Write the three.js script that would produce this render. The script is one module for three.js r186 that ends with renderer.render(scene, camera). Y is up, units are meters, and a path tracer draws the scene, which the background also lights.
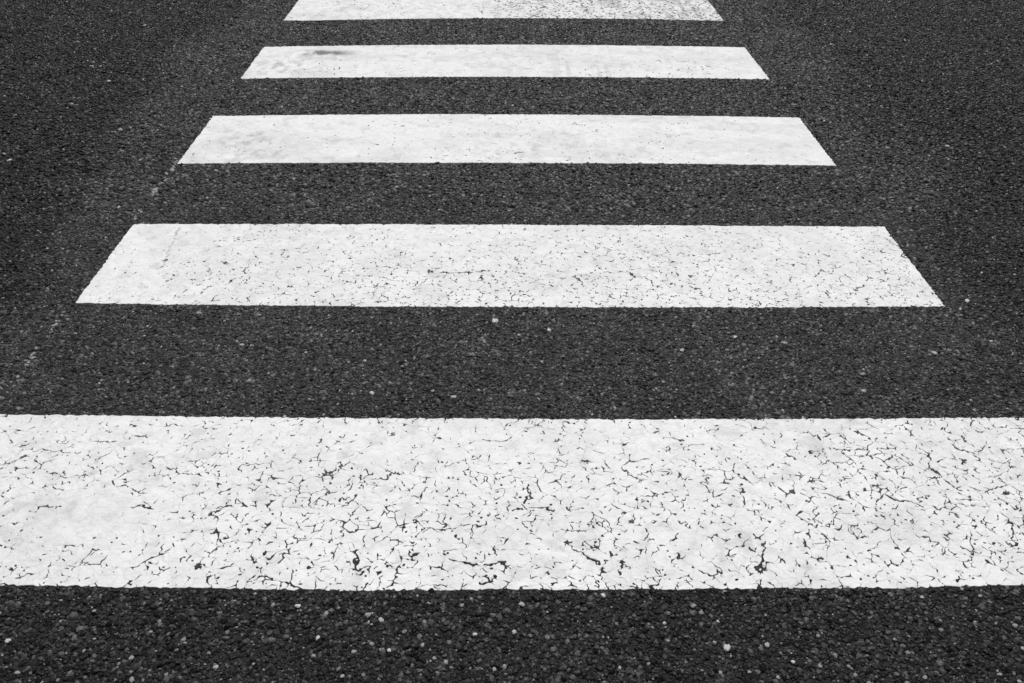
import * as THREE from 'three';
import { mergeVertices } from 'three/addons/utils/BufferGeometryUtils.js';

// ---------------------------------------------------------------- camera, sky, sun, exposure
const scene = new THREE.Scene();
const camera = new THREE.PerspectiveCamera(41.558, 1024 / 683, 0.05, 2000);
camera.position.set(0, 1.6062, 0);
camera.rotation.order = 'YXZ';
camera.rotation.set(-0.596982, -0.020062, 0.013125);

const renderer = new THREE.WebGLRenderer({ antialias: true });
renderer.setSize(1024, 683);
renderer.toneMapping = THREE.LinearToneMapping;
renderer.toneMappingExposure = 0.86;
renderer.outputColorSpace = THREE.SRGBColorSpace;
renderer.shadowMap.enabled = true;

const SUN_DIR = new THREE.Vector3(0.06, 0.76, -0.64).normalize();   // high ahead, behind thin cloud
{
  const W = 512, H = 256, d = new Float32Array(W * H * 4);
  for (let j = 0; j < H; j++) for (let i = 0; i < W; i++) {
    const el = ((j + 0.5) / H - 0.5) * Math.PI;
    // even cloud cover, brighter overhead
    const L = el > 0 ? 0.3 * (1 + 0.8 * Math.sin(el)) : 0.1;
    const k = (j * W + i) * 4;
    d[k] = L; d[k + 1] = L; d[k + 2] = L; d[k + 3] = 1;
  }
  const sky = new THREE.DataTexture(d, W, H, THREE.RGBAFormat, THREE.FloatType);
  sky.mapping = THREE.EquirectangularReflectionMapping;
  sky.magFilter = THREE.LinearFilter; sky.minFilter = THREE.LinearFilter;
  sky.needsUpdate = true;
  scene.background = sky;
  scene.environment = sky;
}
const sun = new THREE.DirectionalLight(0xffffff, 3.0);
sun.position.copy(SUN_DIR).multiplyScalar(30);
sun.target.position.set(0, 0, -3.5);
sun.castShadow = true;
sun.shadow.radius = 6;
sun.shadow.mapSize.set(4096, 4096);
Object.assign(sun.shadow.camera, { left: -9, right: 9, top: 9, bottom: -9, near: 1, far: 80 });
scene.add(sun, sun.target);

// ---------------------------------------------------------------- seeded noise
let seed = 90210;
const rnd = () => { seed = (seed + 0x6D2B79F5) | 0; let t = Math.imul(seed ^ (seed >>> 15), 1 | seed); t = (t + Math.imul(t ^ (t >>> 7), 61 | t)) ^ t; return ((t ^ (t >>> 14)) >>> 0) / 4294967296; };
const hash = (x, y, s) => { let h = Math.imul(x, 374761393) + Math.imul(y, 668265263) + Math.imul(s, 974711) | 0; h = Math.imul(h ^ (h >>> 13), 1274126177); h ^= h >>> 16; h = Math.imul(h, 2246822519); return ((h ^ (h >>> 13)) >>> 0) / 4294967296; };
function noise(x, y, s = 0) {                       // value noise, 0..1
  const xi = Math.floor(x), yi = Math.floor(y), u = x - xi, v = y - yi;
  const a = u * u * (3 - 2 * u), b = v * v * (3 - 2 * v);
  const p = hash(xi, yi, s), q = hash(xi + 1, yi, s), r = hash(xi, yi + 1, s), t = hash(xi + 1, yi + 1, s);
  return p + (q - p) * a + (r - p) * b + (p - q - r + t) * a * b;
}
const fbm = (x, y, s, n = 4) => { let a = 0, w = 0.5, f = 1, t = 0; for (let i = 0; i < n; i++) { a += w * noise(x * f, y * f, s + i * 17); t += w; w *= 0.5; f *= 2.03; } return a / t; };
const clamp = (x, a = 0, b = 1) => Math.min(b, Math.max(a, x));
const smooth = (a, b, x) => { const t = clamp((x - a) / (b - a)); return t * t * (3 - 2 * t); };
const mix = (a, b, t) => a + (b - a) * t;
// distance to the nearest border between jittered cells (a crack network), cell size 1
function crackNet(x, y, s) {
  const xi = Math.floor(x), yi = Math.floor(y);
  let bx = 0, by = 0, bd = 9, ci = 0, cj = 0;
  for (let j = -1; j <= 1; j++) for (let i = -1; i <= 1; i++) {
    const px = i + hash(xi + i, yi + j, s) + xi - x, py = j + hash(xi + i, yi + j, s + 5) + yi - y, d = px * px + py * py;
    if (d < bd) { bd = d; bx = px; by = py; ci = i; cj = j; }
  }
  let e = 9;
  for (let j = -2; j <= 2; j++) for (let i = -2; i <= 2; i++) {
    if (i === 0 && j === 0) continue;
    const ii = ci + i, jj = cj + j;
    const px = ii + hash(xi + ii, yi + jj, s) + xi - x, py = jj + hash(xi + ii, yi + jj, s + 5) + yi - y;
    const dx = px - bx, dy = py - by, l = Math.hypot(dx, dy);
    if (l > 1e-6) e = Math.min(e, ((px + bx) * dx + (py + by) * dy) / (2 * l));
  }
  return e;
}

// ---------------------------------------------------------------- where the crosswalk lies (metres)
const XC = 0.0548, HALF = 1.4675, Z0 = 1.3717, STEP = 0.6;
// each painted edge bows a little: offset = a u^2 + b u + c, u measured from the middle of the crossing
const EDGE = [
  [-0.0112, 0.0029, 0.0095], [-0.0066, 0.0042, 0.0009], [-0.0061, 0.0023, 0.0061], [0.0028, 0.0001, 0], [0.0084, -0.0051, -0.0095],
  [0.0164, -0.0092, -0.0230], [0.0179, -0.0172, -0.0162], [0.0236, -0.0222, -0.0346], [0.0320, -0.0310, -0.0509], [0.0340, -0.0330, -0.0540]];
const edgeZ = (k, x) => { const u = x - XC, [a, b, c] = EDGE[k]; return -(Z0 + k * STEP) + a * u * u + b * u + c; };
// signed distance inside the outline of stripe n, roughened by the stones under the paint
function insideStripe(n, x, z) {
  const rough = (noise(x * 90, z * 90, 31 + n) - 0.5) * 0.006 + (noise(x * 22, z * 22, 41 + n) - 0.5) * 0.003 + (noise(x * 3.1, z * 3.1, 47 + n) - 0.5) * 0.004;
  const dz = Math.min(edgeZ(2 * n, x) - z, z - edgeZ(2 * n + 1, x));
  const dx = HALF - Math.abs(x - XC);
  return Math.min(dx, dz) + rough;
}
// asphalt wear, with vignette darkening of sides and foreground put into the colour: the walked strip of the crossing is filled with grey fines, the lane beside it is open and tarry
function wearVignette(x, z) {
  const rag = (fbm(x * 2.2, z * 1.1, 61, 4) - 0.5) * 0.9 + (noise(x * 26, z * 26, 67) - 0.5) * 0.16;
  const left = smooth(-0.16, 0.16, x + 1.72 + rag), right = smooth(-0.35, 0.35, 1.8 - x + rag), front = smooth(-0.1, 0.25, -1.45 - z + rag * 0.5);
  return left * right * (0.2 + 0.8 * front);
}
const blotch = (x, z) => 0.55 + 0.9 * fbm(x * 6, z * 6, 71, 5);

// ---------------------------------------------------------------- road sheet
const TEX = 1024, TILE = 1.6;
function tileNoise(x, y, period, s) {               // value noise that repeats every `period` cells
  const xi = Math.floor(x), yi = Math.floor(y), u = x - xi, v = y - yi, m = a => ((a % period) + period) % period;
  const a = u * u * (3 - 2 * u), b = v * v * (3 - 2 * v);
  const p = hash(m(xi), m(yi), s), q = hash(m(xi + 1), m(yi), s), r = hash(m(xi), m(yi + 1), s), t = hash(m(xi + 1), m(yi + 1), s);
  return p + (q - p) * a + (r - p) * b + (p - q - r + t) * a * b;
}
function dataTex(fill, srgb) {
  const d = new Uint8Array(TEX * TEX * 4);
  for (let j = 0; j < TEX; j++) for (let i = 0; i < TEX; i++) {
    const c = clamp(fill(i / TEX, j / TEX)) * 255, k = (j * TEX + i) * 4;
    d[k] = d[k + 1] = d[k + 2] = c; d[k + 3] = 255;
  }
  const t = new THREE.DataTexture(d, TEX, TEX);
  t.wrapS = t.wrapT = THREE.RepeatWrapping; t.magFilter = THREE.LinearFilter; t.minFilter = THREE.LinearMipmapLinearFilter; t.generateMipmaps = true;
  if (srgb) t.colorSpace = THREE.SRGBColorSpace;
  t.needsUpdate = true;
  return t;
}
const grain = (u, v) => 0.5 * tileNoise(u * 400, v * 400, 400, 3) + 0.3 * tileNoise(u * 200, v * 200, 200, 4) + 0.2 * tileNoise(u * 90, v * 90, 90, 5);
const roadMap = dataTex((u, v) => { const g = grain(u, v), sp = tileNoise(u * 330, v * 330, 330, 9); return 0.55 + 0.75 * (g - 0.5) + (sp > 0.93 ? 0.25 : 0); }, true);
const roadBump = dataTex(grain, false);
const roadMat = new THREE.MeshStandardMaterial({ map: roadMap, bumpMap: roadBump, bumpScale: 0.003, roughness: 0.9, vertexColors: true });

const axis = (a, b, step, out) => { const r = []; for (const o of out) r.push(a - o); r.reverse(); const n = Math.round((b - a) / step); for (let i = 0; i <= n; i++) r.push(a + (b - a) * i / n); for (const o of out) r.push(b + o); return r; };
const FAR = [0.4, 1.5, 4, 10, 30, 90, 300];
const xs = axis(-6, 6, 0.04, FAR), zs = axis(-9, 1, 0.04, FAR);
let road;
{
  const nx = xs.length, nz = zs.length, P = new Float32Array(nx * nz * 3), U = new Float32Array(nx * nz * 2), N = new Float32Array(nx * nz * 3), C = new Float32Array(nx * nz * 3), I = [];
  for (let j = 0; j < nz; j++) for (let i = 0; i < nx; i++) {
    const k = j * nx + i, x = xs[i], z = zs[j];
    P.set([x, 0, z], k * 3); N.set([0, 1, 0], k * 3); U.set([x / TILE, z / TILE], k * 2);
    const c = mix(0.03, 0.10, wearVignette(x, z)) * blotch(x, z);      // times the map (about 0.27 linear)
    const silt = [0, 1, 2, 3, 4].some(n => insideStripe(n, x, z) > 0.04) ? 2.2 : 1;      // grey dust lies in the cracks of the paint
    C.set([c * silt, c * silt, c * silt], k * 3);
    if (i < nx - 1 && j < nz - 1) I.push(k, k + nx, k + 1, k + 1, k + nx, k + nx + 1);
  }
  const g = new THREE.BufferGeometry();
  g.setAttribute('position', new THREE.BufferAttribute(P, 3)); g.setAttribute('normal', new THREE.BufferAttribute(N, 3));
  g.setAttribute('uv', new THREE.BufferAttribute(U, 2)); g.setAttribute('color', new THREE.BufferAttribute(C, 3)); g.setIndex(I);
  road = new THREE.Mesh(g, roadMat);
  road.name = 'road'; road.userData = { kind: 'structure', label: 'dark coarse asphalt road under the white crosswalk stripes' };
  road.receiveShadow = true; scene.add(road);
}

// ---------------------------------------------------------------- aggregate in the asphalt
function stoneGeometry(s) {                          // a chipped, flattened stone
  let g = new THREE.IcosahedronGeometry(1, 1); g.deleteAttribute('uv'); g.deleteAttribute('normal'); g = mergeVertices(g, 1e-4);
  const p = g.attributes.position;
  for (let i = 0; i < p.count; i++) {
    const v = new THREE.Vector3().fromBufferAttribute(p, i), k = 0.72 + 0.5 * hash(i, s, 77);
    v.multiplyScalar(k); v.y = Math.min(v.y * 0.75, 0.42 + 0.16 * hash(i, s, 79)); v.x *= 1.15;
    p.setXYZ(i, v.x, v.y, v.z);
  }
  g = g.toNonIndexed(); g.computeVertexNormals();
  return g;
}
const stoneShapes = [1, 2, 3, 4].map(stoneGeometry);
const stoneMat = new THREE.MeshPhysicalMaterial({ color: 0xffffff, roughness: 0.5, specularIntensity: 0.45 });
{
  const lists = stoneShapes.map(() => ({ m: [], c: [] }));
  const M = new THREE.Matrix4(), Q = new THREE.Quaternion(), E = new THREE.Euler(), V = new THREE.Vector3(), S = new THREE.Vector3();
  const onPaint = (x, z, r) => { const k = Math.floor((-z - Z0 + 0.1) / (2 * STEP)); for (let n = Math.max(0, k - 1); n <= Math.min(4, k + 1); n++) if (insideStripe(n, x, z) > -r * 0.55) return true; return false; };
  function scatter(z1, z2, cell, r0, r1) {
    for (let z = z1; z > z2; z -= cell) {
      const hw = 1.7 + 0.5 * Math.max(0, -z);
      for (let x = -hw; x < hw; x += cell) {
        const px = x + (rnd() - 0.5) * cell * 1.1, pz = z + (rnd() - 0.5) * cell * 1.1, w = wearVignette(px, pz);
        const big = rnd(), keep = rnd(), tone = rnd(), kind = rnd(), t1 = rnd(), t2 = rnd(), yaw = rnd(), sy = rnd(), sink = rnd();
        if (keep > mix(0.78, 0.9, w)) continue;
        const r = mix(r0, r1, big * big) * (kind > 0.92 ? 0.66 : 1);
        if (onPaint(px, pz, r)) continue;
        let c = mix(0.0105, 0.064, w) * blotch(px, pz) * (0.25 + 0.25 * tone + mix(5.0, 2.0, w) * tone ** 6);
        if (kind > 0.9965) c = 0.2 + 0.35 * tone; else if (kind > 0.92) c = 0.06 + 0.28 * tone * tone;
        // crumbs of set-out chalk along the line of the stripes' left ends
        if (Math.abs(px - XC + HALF + 0.012 + 0.012 * (noise(pz * 3, 9, 89) - 0.5)) < 0.008 && ((pz < -3.2 && pz > -3.8 && noise(pz * 14, 3, 88) > 0.4) || (pz < -2.1 && pz > -2.55 && noise(pz * 20, 3, 88) > 0.6)) && tone > 0.35) c = 0.16 + 0.2 * tone;
        E.set((t1 - 0.5) * 1.1, yaw * 6.283, (t2 - 0.5) * 1.1); Q.setFromEuler(E);
        S.set(r, r * (0.7 + 0.5 * sy), r * (0.8 + 0.3 * t1));
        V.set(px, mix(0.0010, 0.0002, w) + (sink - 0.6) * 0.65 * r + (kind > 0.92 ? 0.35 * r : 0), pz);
        M.compose(V, Q, S);
        const L = lists[Math.floor(kind * 997) % lists.length];
        L.m.push(...M.elements); L.c.push(c);
      }
    }
  }
  scatter(-0.6, -3.3, 0.0078, 0.0030, 0.0076);
  scatter(-0.6, -2.5, 0.0066, 0.0013, 0.0034);       // fine chippings between them
  scatter(-3.3, -8.2, 0.0115, 0.0048, 0.0105);
  let total = 0; const col = new THREE.Color();
  lists.forEach((L, n) => {
    const im = new THREE.InstancedMesh(stoneShapes[n], stoneMat, L.c.length);
    im.instanceMatrix.array.set(L.m);
    for (let i = 0; i < L.c.length; i++) im.setColorAt(i, col.setRGB(L.c[i], L.c[i], L.c[i]));
    im.name = n ? 'asphalt_aggregate_' + String(n).padStart(3, '0') : 'asphalt_aggregate';
    im.userData = { kind: 'stuff' };
    im.castShadow = im.receiveShadow = true; road.add(im); total += L.c.length;
  });
  console.log('aggregate', total);
}
// the pale stones that stand out one by one
const PALE = [[-0.281, -1.294, 1.2], [-0.251, -1.28, 1], [-0.38, -1.234, .9], [-0.299, -1.199, .9], [-0.241, -1.203, .8], [-0.226, -1.203, .8], [-0.105, -1.173, 1], [-0.152, -1.321, 1], [-0.438, -1.319, 1], [-0.264, -1.218, .8], [0.038, -1.248, 1], [0.488, -1.205, 1.3], [0.436, -1.316, 1], [0.056, -1.322, 1], [0.239, -1.346, 1], [-0.758, -1.186, .9], [-0.578, -1.163, .9], [-1.032, -1.229, 1], [-0.74, -1.134, 1], [0.575, -1.212, .9], [0.619, -1.17, .8],
  [-0.984, -2.521, 1.1], [-0.799, -2.335, 1.1], [-0.007, -2.476, 1.5], [-0.734, -2.147, 1], [-0.125, -2.07, 1], [-0.364, -2.089, .9], [-0.187, -2.099, .9], [0.58, -2.311, 1], [0.76, -2.385, 1.1], [0.912, -2.351, 1.1], [1.371, -2.297, 1.2], [1.611, -2.609, 1.2], [1.109, -2.185, 1], [1.081, -2.101, .9], [0.168, -2.423, 1],
  [-2.274, -5.974, 1.6], [-2.298, -5.121, 1.6], [-2.11, -4.862, 1.5], [-1.823, -4.119, 1.5], [-1.803, -4.146, 1.4], [-2.162, -3.779, 1.3], [1.826, -3.973, 1.4], [2.121, -4.002, 1.4], [2.081, -5.661, 1.6], [-2.247, -5.122, 1.4]];
{
  const mats = [0.26, 0.38, 0.52].map(c => new THREE.MeshStandardMaterial({ color: new THREE.Color().setRGB(c, c, c), roughness: 0.7 }));
  PALE.forEach(([x, z, s], i) => {
    const m = new THREE.Mesh(stoneShapes[i % 4], mats[(i * 7) % 3]), r = (z < -2 ? 0.0072 : 0.0056) * s;
    m.name = i ? 'pale_stone_' + String(i).padStart(3, '0') : 'pale_stone';
    m.position.set(x, 0.0036, z); m.scale.set(r, r * 0.9, r * 0.95); m.rotation.set(0.2 * Math.sin(i * 3), i * 2.4, 0.2 * Math.cos(i * 5));
    m.castShadow = m.receiveShadow = true; road.add(m);
  });
}

// ---------------------------------------------------------------- painted stripes
const CRACKS = [   // the longer cracks, [x, z] along the road
  [[-0.962, -1.7], [-0.924, -1.693], [-0.882, -1.671]], [[-0.903, -1.629], [-0.879, -1.632], [-0.85, -1.625]], [[-0.802, -1.42], [-0.812, -1.444], [-0.806, -1.462], [-0.782, -1.468], [-0.766, -1.476]], [[-0.668, -1.496], [-0.67, -1.521], [-0.685, -1.57], [-0.689, -1.611]], [[-1.238, -1.838], [-1.181, -1.834], [-1.136, -1.834]], [[-1.069, -1.875], [-1.031, -1.875]], [[-0.691, -1.621], [-0.658, -1.628]], [[-1.137, -1.612], [-1.136, -1.632], [-1.096, -1.625], [-1.084, -1.632]],
  [[-0.327, -1.721], [-0.278, -1.725], [-0.276, -1.752]], [[-0.388, -1.628], [-0.355, -1.661]], [[-0.338, -1.482], [-0.322, -1.442], [-0.324, -1.424]], [[-0.033, -1.385], [-0.015, -1.385], [0.001, -1.405]], [[-0.111, -1.451], [-0.039, -1.435], [0.019, -1.441]], [[-0.235, -1.38], [-0.199, -1.389]], [[-0.041, -1.888], [0.011, -1.869], [0.039, -1.888]], [[-0.454, -1.744], [-0.416, -1.752], [-0.416, -1.787], [-0.397, -1.763]],
  [[0.589, -1.357], [0.599, -1.392], [0.61, -1.409], [0.604, -1.421], [0.618, -1.44], [0.631, -1.473], [0.643, -1.505]], [[0.284, -1.41], [0.289, -1.434], [0.302, -1.447]], [[0.068, -1.637], [0.081, -1.67], [0.08, -1.699]], [[0.457, -1.892], [0.507, -1.879]], [[0.166, -1.506], [0.197, -1.473], [0.234, -1.444]], [[0.554, -1.66], [0.59, -1.676]], [[0.038, -1.613], [0.101, -1.627], [0.141, -1.609]],
  [[0.986, -1.659], [1.013, -1.643], [1.037, -1.639], [1.075, -1.625]], [[1.146, -1.85], [1.165, -1.826], [1.157, -1.793], [1.148, -1.77], [1.166, -1.735], [1.179, -1.697]], [[1.244, -1.877], [1.251, -1.842], [1.287, -1.821]], [[0.764, -1.465], [0.756, -1.439], [0.765, -1.421]], [[0.777, -1.574], [0.795, -1.601]], [[0.734, -1.518], [0.741, -1.487]], [[1.16, -1.497], [1.177, -1.47]], [[1.273, -1.566], [1.234, -1.484]], [[0.915, -1.84], [0.994, -1.84]], [[0.805, -1.713], [0.844, -1.717]], [[0.825, -1.669], [0.859, -1.659], [0.899, -1.636]],
  [[0.281, -2.778], [0.292, -2.743], [0.3, -2.709]], [[0.676, -2.711], [0.692, -2.684]], [[-0.239, -2.789], [-0.097, -2.797], [-0.026, -2.812]]];
const HAIRLINE = [[-1.228, -3.147], [-1.214, -2.984], [-1.196, -2.826]];

const paintBump = dataTex((u, v) => 0.45 * tileNoise(u * 420, v * 420, 420, 13) + 0.3 * tileNoise(u * 170, v * 170, 170, 14) + 0.25 * tileNoise(u * 70, v * 70, 70, 15), false);
const paintMat = new THREE.MeshStandardMaterial({ color: 0xffffff, vertexColors: true, roughness: 0.72, bumpMap: paintBump, bumpScale: 0.002 });
const gauss = (x, z, cx, cz, rx, rz) => Math.exp(-(((x - cx) / rx) ** 2 + ((z - cz) / rz) ** 2));

// how far the paint of each stripe has broken up at (x, z): 0 sound, 1 badly crazed
const BREAK = [
  (x, z) => { const v = (-1.372 - z) / 0.6; return clamp(0.86 - 0.14 * smooth(0.4, 0.95, v) + 0.2 * smooth(0.5, 1.2, x) * v - 0.75 * gauss(x, z, -1.0, -1.60, 0.16, 0.09) - 0.3 * gauss(x, z, -0.2, -1.85, 0.5, 0.08) - 0.04 * smooth(-0.8, -1.2, x) + 0.4 * (fbm(x * 4, z * 4, 101) - 0.5)); },
  (x, z) => { const v = (-2.572 - z) / 0.6; return clamp(0.88 - 0.26 * v + 0.1 * gauss(x, z, 0.4, -2.8, 0.7, 0.2) - 0.3 * smooth(-0.8, -1.3, x) + 0.5 * (fbm(x * 4, z * 4, 102) - 0.5)); },
  (x, z) => clamp(0.37 + 0.3 * gauss(x, z, 0.2, -3.9, 0.5, 0.2) + 0.15 * gauss(x, z, -1.15, -3.9, 0.2, 0.2) + 0.6 * (fbm(x * 4, z * 4, 103) - 0.5)),
  (x, z) => clamp(0.45 + 0.2 * gauss(x, z, 1.1, -5.1, 0.4, 0.3) + 0.6 * (fbm(x * 4, z * 4, 104) - 0.5)),
  (x, z) => clamp(0.42 + 0.85 * smooth(-0.2, 0.3, x) + 0.5 * (fbm(x * 4, z * 4, 105) - 0.5))];
// grime on the paint, patches with their own outline
function grime(n, x, z) {
  let g = (n < 2 ? 0.06 * smooth(0.45, 0.6, fbm(x * 9, z * 7, 111 + n, 6)) : 0.09 * smooth(0.4, 0.62, fbm(x * 4, z * 9, 111 + n, 5))) + 0.10 * (noise(x * 40, z * 40, 117) - 0.4) + 0.06 * (noise(x * 130, z * 130, 119) - 0.5)
    + 0.12 * smooth(0.62, 0.78, fbm(x * 22, z * 22, 115, 3));
  const speck = smooth(0.42, 0.7, fbm(x * 30, z * 18, 121 + n, 3));
  if (n === 0) g += 0.22 * speck * gauss(x, z, 0.55, -1.47, 0.16, 0.08) + 0.16 * speck * gauss(x, z, 0.98, -1.58, 0.08, 0.06) + 0.09 * gauss(x, z, -1.02, -1.62, 0.2, 0.12) * fbm(x * 14, z * 14, 125) * 1.6;
  if (n === 2) g += 0.2 * speck * (gauss(x, z, -1.15, -3.95, 0.2, 0.25) + 0.7 * gauss(x, z, 0.2, -3.95, 0.5, 0.2));
  if (n === 3) g += 1.0 * smooth(0.25, 0.6, fbm(x * 16, z * 12, 126, 4)) * gauss(x, z, -1.03, -5.41, 0.15, 0.05) + 0.3 * speck * gauss(x, z, -1.25, -5.15, 0.16, 0.16) + 0.2 * smooth(0.5, 0.7, noise(x * 40, z * 2, 127)) * gauss(x, z, 0.5, -5.2, 0.2, 0.3) + 0.05 * speck;
  if (n === 4) g += 0.12 * speck + 0.2 * smooth(0.45, 0.7, noise(x * 30, z * 6, 129)) * smooth(0.1, 0.7, x);
  return g;
}
const segDist = (x, z, a, b) => { const dx = b[0] - a[0], dz = b[1] - a[1], t = clamp(((x - a[0]) * dx + (z - a[1]) * dz) / (dx * dx + dz * dz)); return Math.hypot(x - a[0] - t * dx, z - a[1] - t * dz); };

const INFO = [
  [0.0021, 'crazed and chipped white crosswalk stripe nearest the viewer, running off both sides of the picture'],
  [0.0032, 'white crosswalk stripe with fine cracks, second from the viewer, both ends in view'],
  [0.0040, 'clean white crosswalk stripe with few cracks, third from the viewer'],
  [0.0045, 'thin-looking white crosswalk stripe with a dark scuff near its left end, fourth from the viewer'],
  [0.0045, 'farthest white crosswalk stripe, cut by the top of the picture, right half crazed']];

INFO.forEach(([h, label], n) => {
  const xa = XC - HALF - 0.02, za = -(Z0 + 2 * n * STEP) + 0.05, nx = Math.ceil((2 * HALF + 0.04) / h), nz = Math.ceil((STEP + 0.16) / h);
  const W = nx + 1, F = new Float32Array(W * (nz + 1)), TONE = new Float32Array(W * (nz + 1)), HT = new Float32Array(W * (nz + 1));
  const fine = [1, 1, 1.15, 1.3, 1.7][n], wide = [1, 1, 1.3, 1.5, 2.6][n];
  for (let j = 0; j <= nz; j++) for (let i = 0; i <= nx; i++) {
    const x = xa + i * h, z = za - j * h, k = j * W + i;
    let f = insideStripe(n, x, z), hair = 0;
    if (f > -0.02) {
      const b = BREAK[n](x, z);
      const wx = x + 0.020 * (noise(x * 38, z * 38, 131) - 0.5) + 0.007 * (noise(x * 120, z * 120, 132) - 0.5), wz = z + 0.020 * (noise(x * 38, z * 38, 133) - 0.5) + 0.007 * (noise(x * 120, z * 120, 134) - 0.5);
      const sA = 0.060 * fine, sB = 0.028 * fine;
      const eA = crackNet(wx / sA, wz / sA, 140 + n) * sA, eB = crackNet(wx / sB, wz / sB, 150 + n) * sB;
      const nA = noise(x * 48, z * 48, 161 + n), nB = noise(x * 70, z * 70, 171 + n);
      const wA = wide * Math.min(0.00155, 0.0036 * (nA - 0.96 + 0.6 * b) / 0.6), wB = wide * Math.min(0.0014, 0.0036 * (nB - 1.0 + 0.6 * b) / 0.55);
      f = Math.min(f, eA - wA, eB - wB);
      hair = Math.max(hair, (wA > -0.0022 ? 1 - smooth(0.0004, 0.0022, eA) : 0) * 0.5, (wB > -0.0016 ? 1 - smooth(0.0004, 0.0020, eB) : 0) * 0.4);
      // pits over single stones
      const cs = 0.017, ci = Math.floor(x / cs), cj = Math.floor(z / cs);
      for (let q = -1; q <= 1; q++) for (let p = -1; p <= 1; p++) {
        const a = hash(ci + p, cj + q, 181 + n);
        if (a > 0.28 * b * b) continue;
        const ox = (ci + p + hash(ci + p, cj + q, 191)) * cs - x, oz = (cj + q + hash(ci + p, cj + q, 193)) * cs - z, an = hash(ci + p, cj + q, 195) * 3.1, r = 0.0012 + 0.0019 * hash(ci + p, cj + q, 197) ** 1.5;
        const u = ox * Math.cos(an) + oz * Math.sin(an), v = -ox * Math.sin(an) + oz * Math.cos(an);
        f = Math.min(f, Math.hypot(u / 1.5, v) + 0.0016 * (noise(x * 260, z * 260, 199) - 0.5) - r);
      }
    }
    F[k] = f;
    HT[k] = 0.0036 + 0.0013 * (noise(x * 70, z * 70, 201) - 0.5) + 0.0012 * (noise(x * 18, z * 18, 203) - 0.5);
    TONE[k] = 0.80 * (1 - clamp(grime(n, x, z), -0.05, 0.8)) * (1 - 0.32 * hair);
  }
  // the longer cracks
  const lines = CRACKS.filter(c => { const m = c[0][1]; return m < edgeZ(2 * n, c[0][0]) + 0.1 && m > edgeZ(2 * n + 1, c[0][0]) - 0.05; });
  const stamp = (c, width, dark) => {
    const x1 = Math.min(...c.map(p => p[0])) - 0.02, x2 = Math.max(...c.map(p => p[0])) + 0.02, z1 = Math.max(...c.map(p => p[1])) + 0.02, z2 = Math.min(...c.map(p => p[1])) - 0.02;
    for (let j = Math.max(0, Math.floor((za - z1) / h)); j <= Math.min(nz, (za - z2) / h); j++) for (let i = Math.max(0, Math.floor((x1 - xa) / h)); i <= Math.min(nx, (x2 - xa) / h); i++) {
      const x = xa + i * h, z = za - j * h, k = j * W + i;
      const px = x + 0.013 * (noise(x * 60, z * 60, 211) - 0.5) + 0.008 * (noise(x * 150, z * 150, 221) - 0.5), pz = z + 0.013 * (noise(x * 60, z * 60, 213) - 0.5) + 0.008 * (noise(x * 150, z * 150, 223) - 0.5);
      let d = 9; for (let q = 1; q < c.length; q++) d = Math.min(d, segDist(px, pz, c[q - 1], c[q]));
      if (dark) TONE[k] *= 1 - dark * (1 - smooth(0.001, 0.0045, d));
      else F[k] = Math.min(F[k], d - width * (0.25 + 1.1 * noise(x * 55, z * 55, 215)));
    }
  };
  for (const c of lines) stamp(c, 0.0029);
  if (n === 1) stamp(HAIRLINE, 0, 0.42);

  // mesh the painted area with its broken outline: marching squares, edges rolled down, walls to the asphalt
  const P = [], NN = [], CC = [], UU = [], I = [];
  const node = new Int32Array(W * (nz + 1)).fill(-1), eh = new Int32Array(W * (nz + 1)).fill(-1), ev = new Int32Array(W * (nz + 1)).fill(-1);
  const put = (x, y, z, nx_, ny_, nz_, t) => { P.push(x, y, z); NN.push(nx_, ny_, nz_); CC.push(t, t, t); UU.push(x / TILE, z / TILE); return P.length / 3 - 1; };
  const slope = (i, j) => { const k = j * W + i, l = i > 0 ? k - 1 : k, r = i < nx ? k + 1 : k, u = j > 0 ? k - W : k, d = j < nz ? k + W : k; const gx = (HT[r] - HT[l]) / (2 * h), gz = (HT[u] - HT[d]) / (2 * h), m = Math.hypot(gx, 1, gz); return [-gx / m, 1 / m, -gz / m]; };
  const vNode = (i, j) => { const k = j * W + i; if (node[k] < 0) node[k] = put(xa + i * h, HT[k], za - j * h, ...slope(i, j), TONE[k]); return node[k]; };
  const vEdge = (i, j, vert) => {                    // crossing on the grid edge that leaves node (i, j) to the right or down
    const A = vert ? ev : eh, k = j * W + i, k2 = vert ? k + W : k + 1;
    if (A[k] < 0) { const t = F[k] / (F[k] - F[k2]); A[k] = put(xa + (i + (vert ? 0 : t)) * h, mix(HT[k], HT[k2], t) - 0.0007, za - (j + (vert ? t : 0)) * h, ...slope(i, j), mix(TONE[k], TONE[k2], t)); }
    return A[k];
  };
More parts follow.
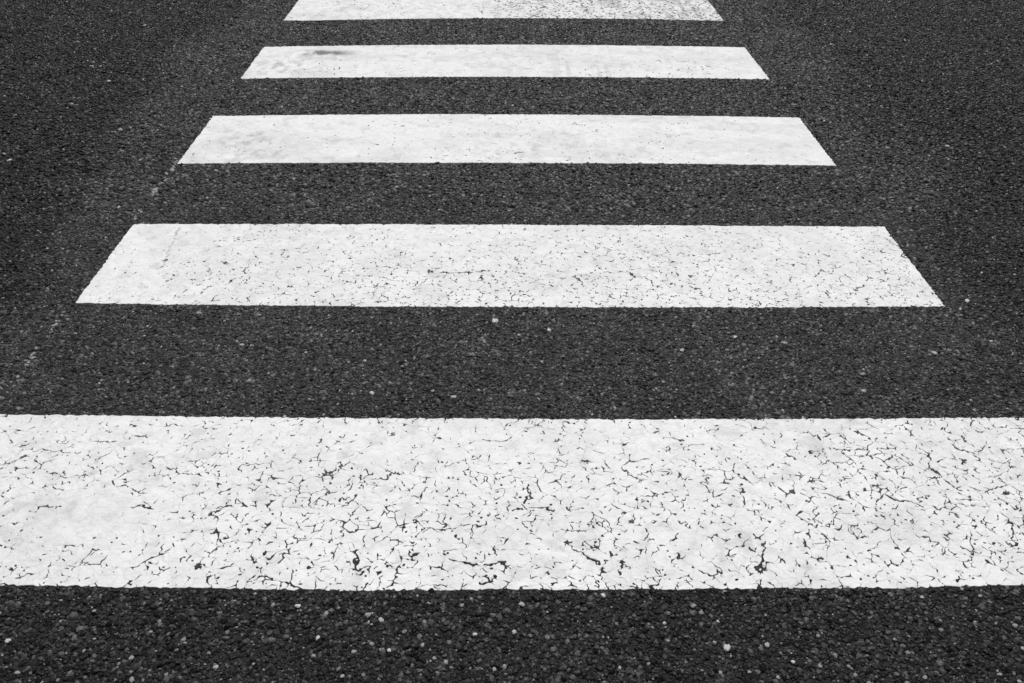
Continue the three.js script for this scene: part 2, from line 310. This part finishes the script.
  const wall = (a, b) => {                           // a vertical face below the contour from a to b
    const ax = P[a * 3], ay = P[a * 3 + 1], az = P[a * 3 + 2], bx = P[b * 3], by = P[b * 3 + 1], bz = P[b * 3 + 2];
    let ox = bz - az, oz = ax - bx; const l = Math.hypot(ox, oz); if (l < 1e-7) return; ox /= -l; oz /= -l;
    const t = CC[a * 3], p = put(ax, ay, az, ox, 0, oz, t), q = put(bx, by, bz, ox, 0, oz, t), r = put(bx, -0.001, bz, ox, 0, oz, t), s = put(ax, -0.001, az, ox, 0, oz, t);
    I.push(p, s, q, q, s, r);
  };
  for (let j = 0; j < nz; j++) for (let i = 0; i < nx; i++) {
    const k = j * W + i, f = [F[k], F[k + 1], F[k + W + 1], F[k + W]], m = f.map(v => v > 0 ? 1 : 0), s = m[0] + m[1] + m[2] + m[3];
    if (!s) continue;
    const cor = [() => vNode(i, j), () => vNode(i + 1, j), () => vNode(i + 1, j + 1), () => vNode(i, j + 1)];
    const edg = [() => vEdge(i, j, 0), () => vEdge(i + 1, j, 1), () => vEdge(i, j + 1, 0), () => vEdge(i, j, 1)];
    if (s === 4) { const a = cor[0](), b = cor[1](), c = cor[2](), d = cor[3](); I.push(a, b, c, a, c, d); continue; }
    const poly = [], out = [];
    for (let q = 0; q < 4; q++) { if (m[q]) poly.push(cor[q]()); if (m[q] !== m[(q + 1) & 3]) { const e = edg[q](); poly.push(e); out.push([e, m[q]]); } }
    for (let q = 1; q < poly.length - 1; q++) I.push(poly[0], poly[q], poly[q + 1]);
    for (let q = 0; q < out.length; q++) if (out[q][1]) { const o = out[(q + 1) % out.length]; wall(out[q][0], o[0]); }
  }
  const g = new THREE.BufferGeometry();
  g.setAttribute('position', new THREE.Float32BufferAttribute(P, 3)); g.setAttribute('normal', new THREE.Float32BufferAttribute(NN, 3));
  g.setAttribute('color', new THREE.Float32BufferAttribute(CC, 3)); g.setAttribute('uv', new THREE.Float32BufferAttribute(UU, 2)); g.setIndex(I);
  const mesh = new THREE.Mesh(g, paintMat);
  mesh.name = n ? 'crosswalk_stripe_' + String(n).padStart(3, '0') : 'crosswalk_stripe';
  mesh.userData = { label, category: 'road marking', group: 'white stripes of the crosswalk' };
  mesh.castShadow = mesh.receiveShadow = true; scene.add(mesh);
  console.log(mesh.name, I.length / 3);
});

renderer.render(scene, camera);
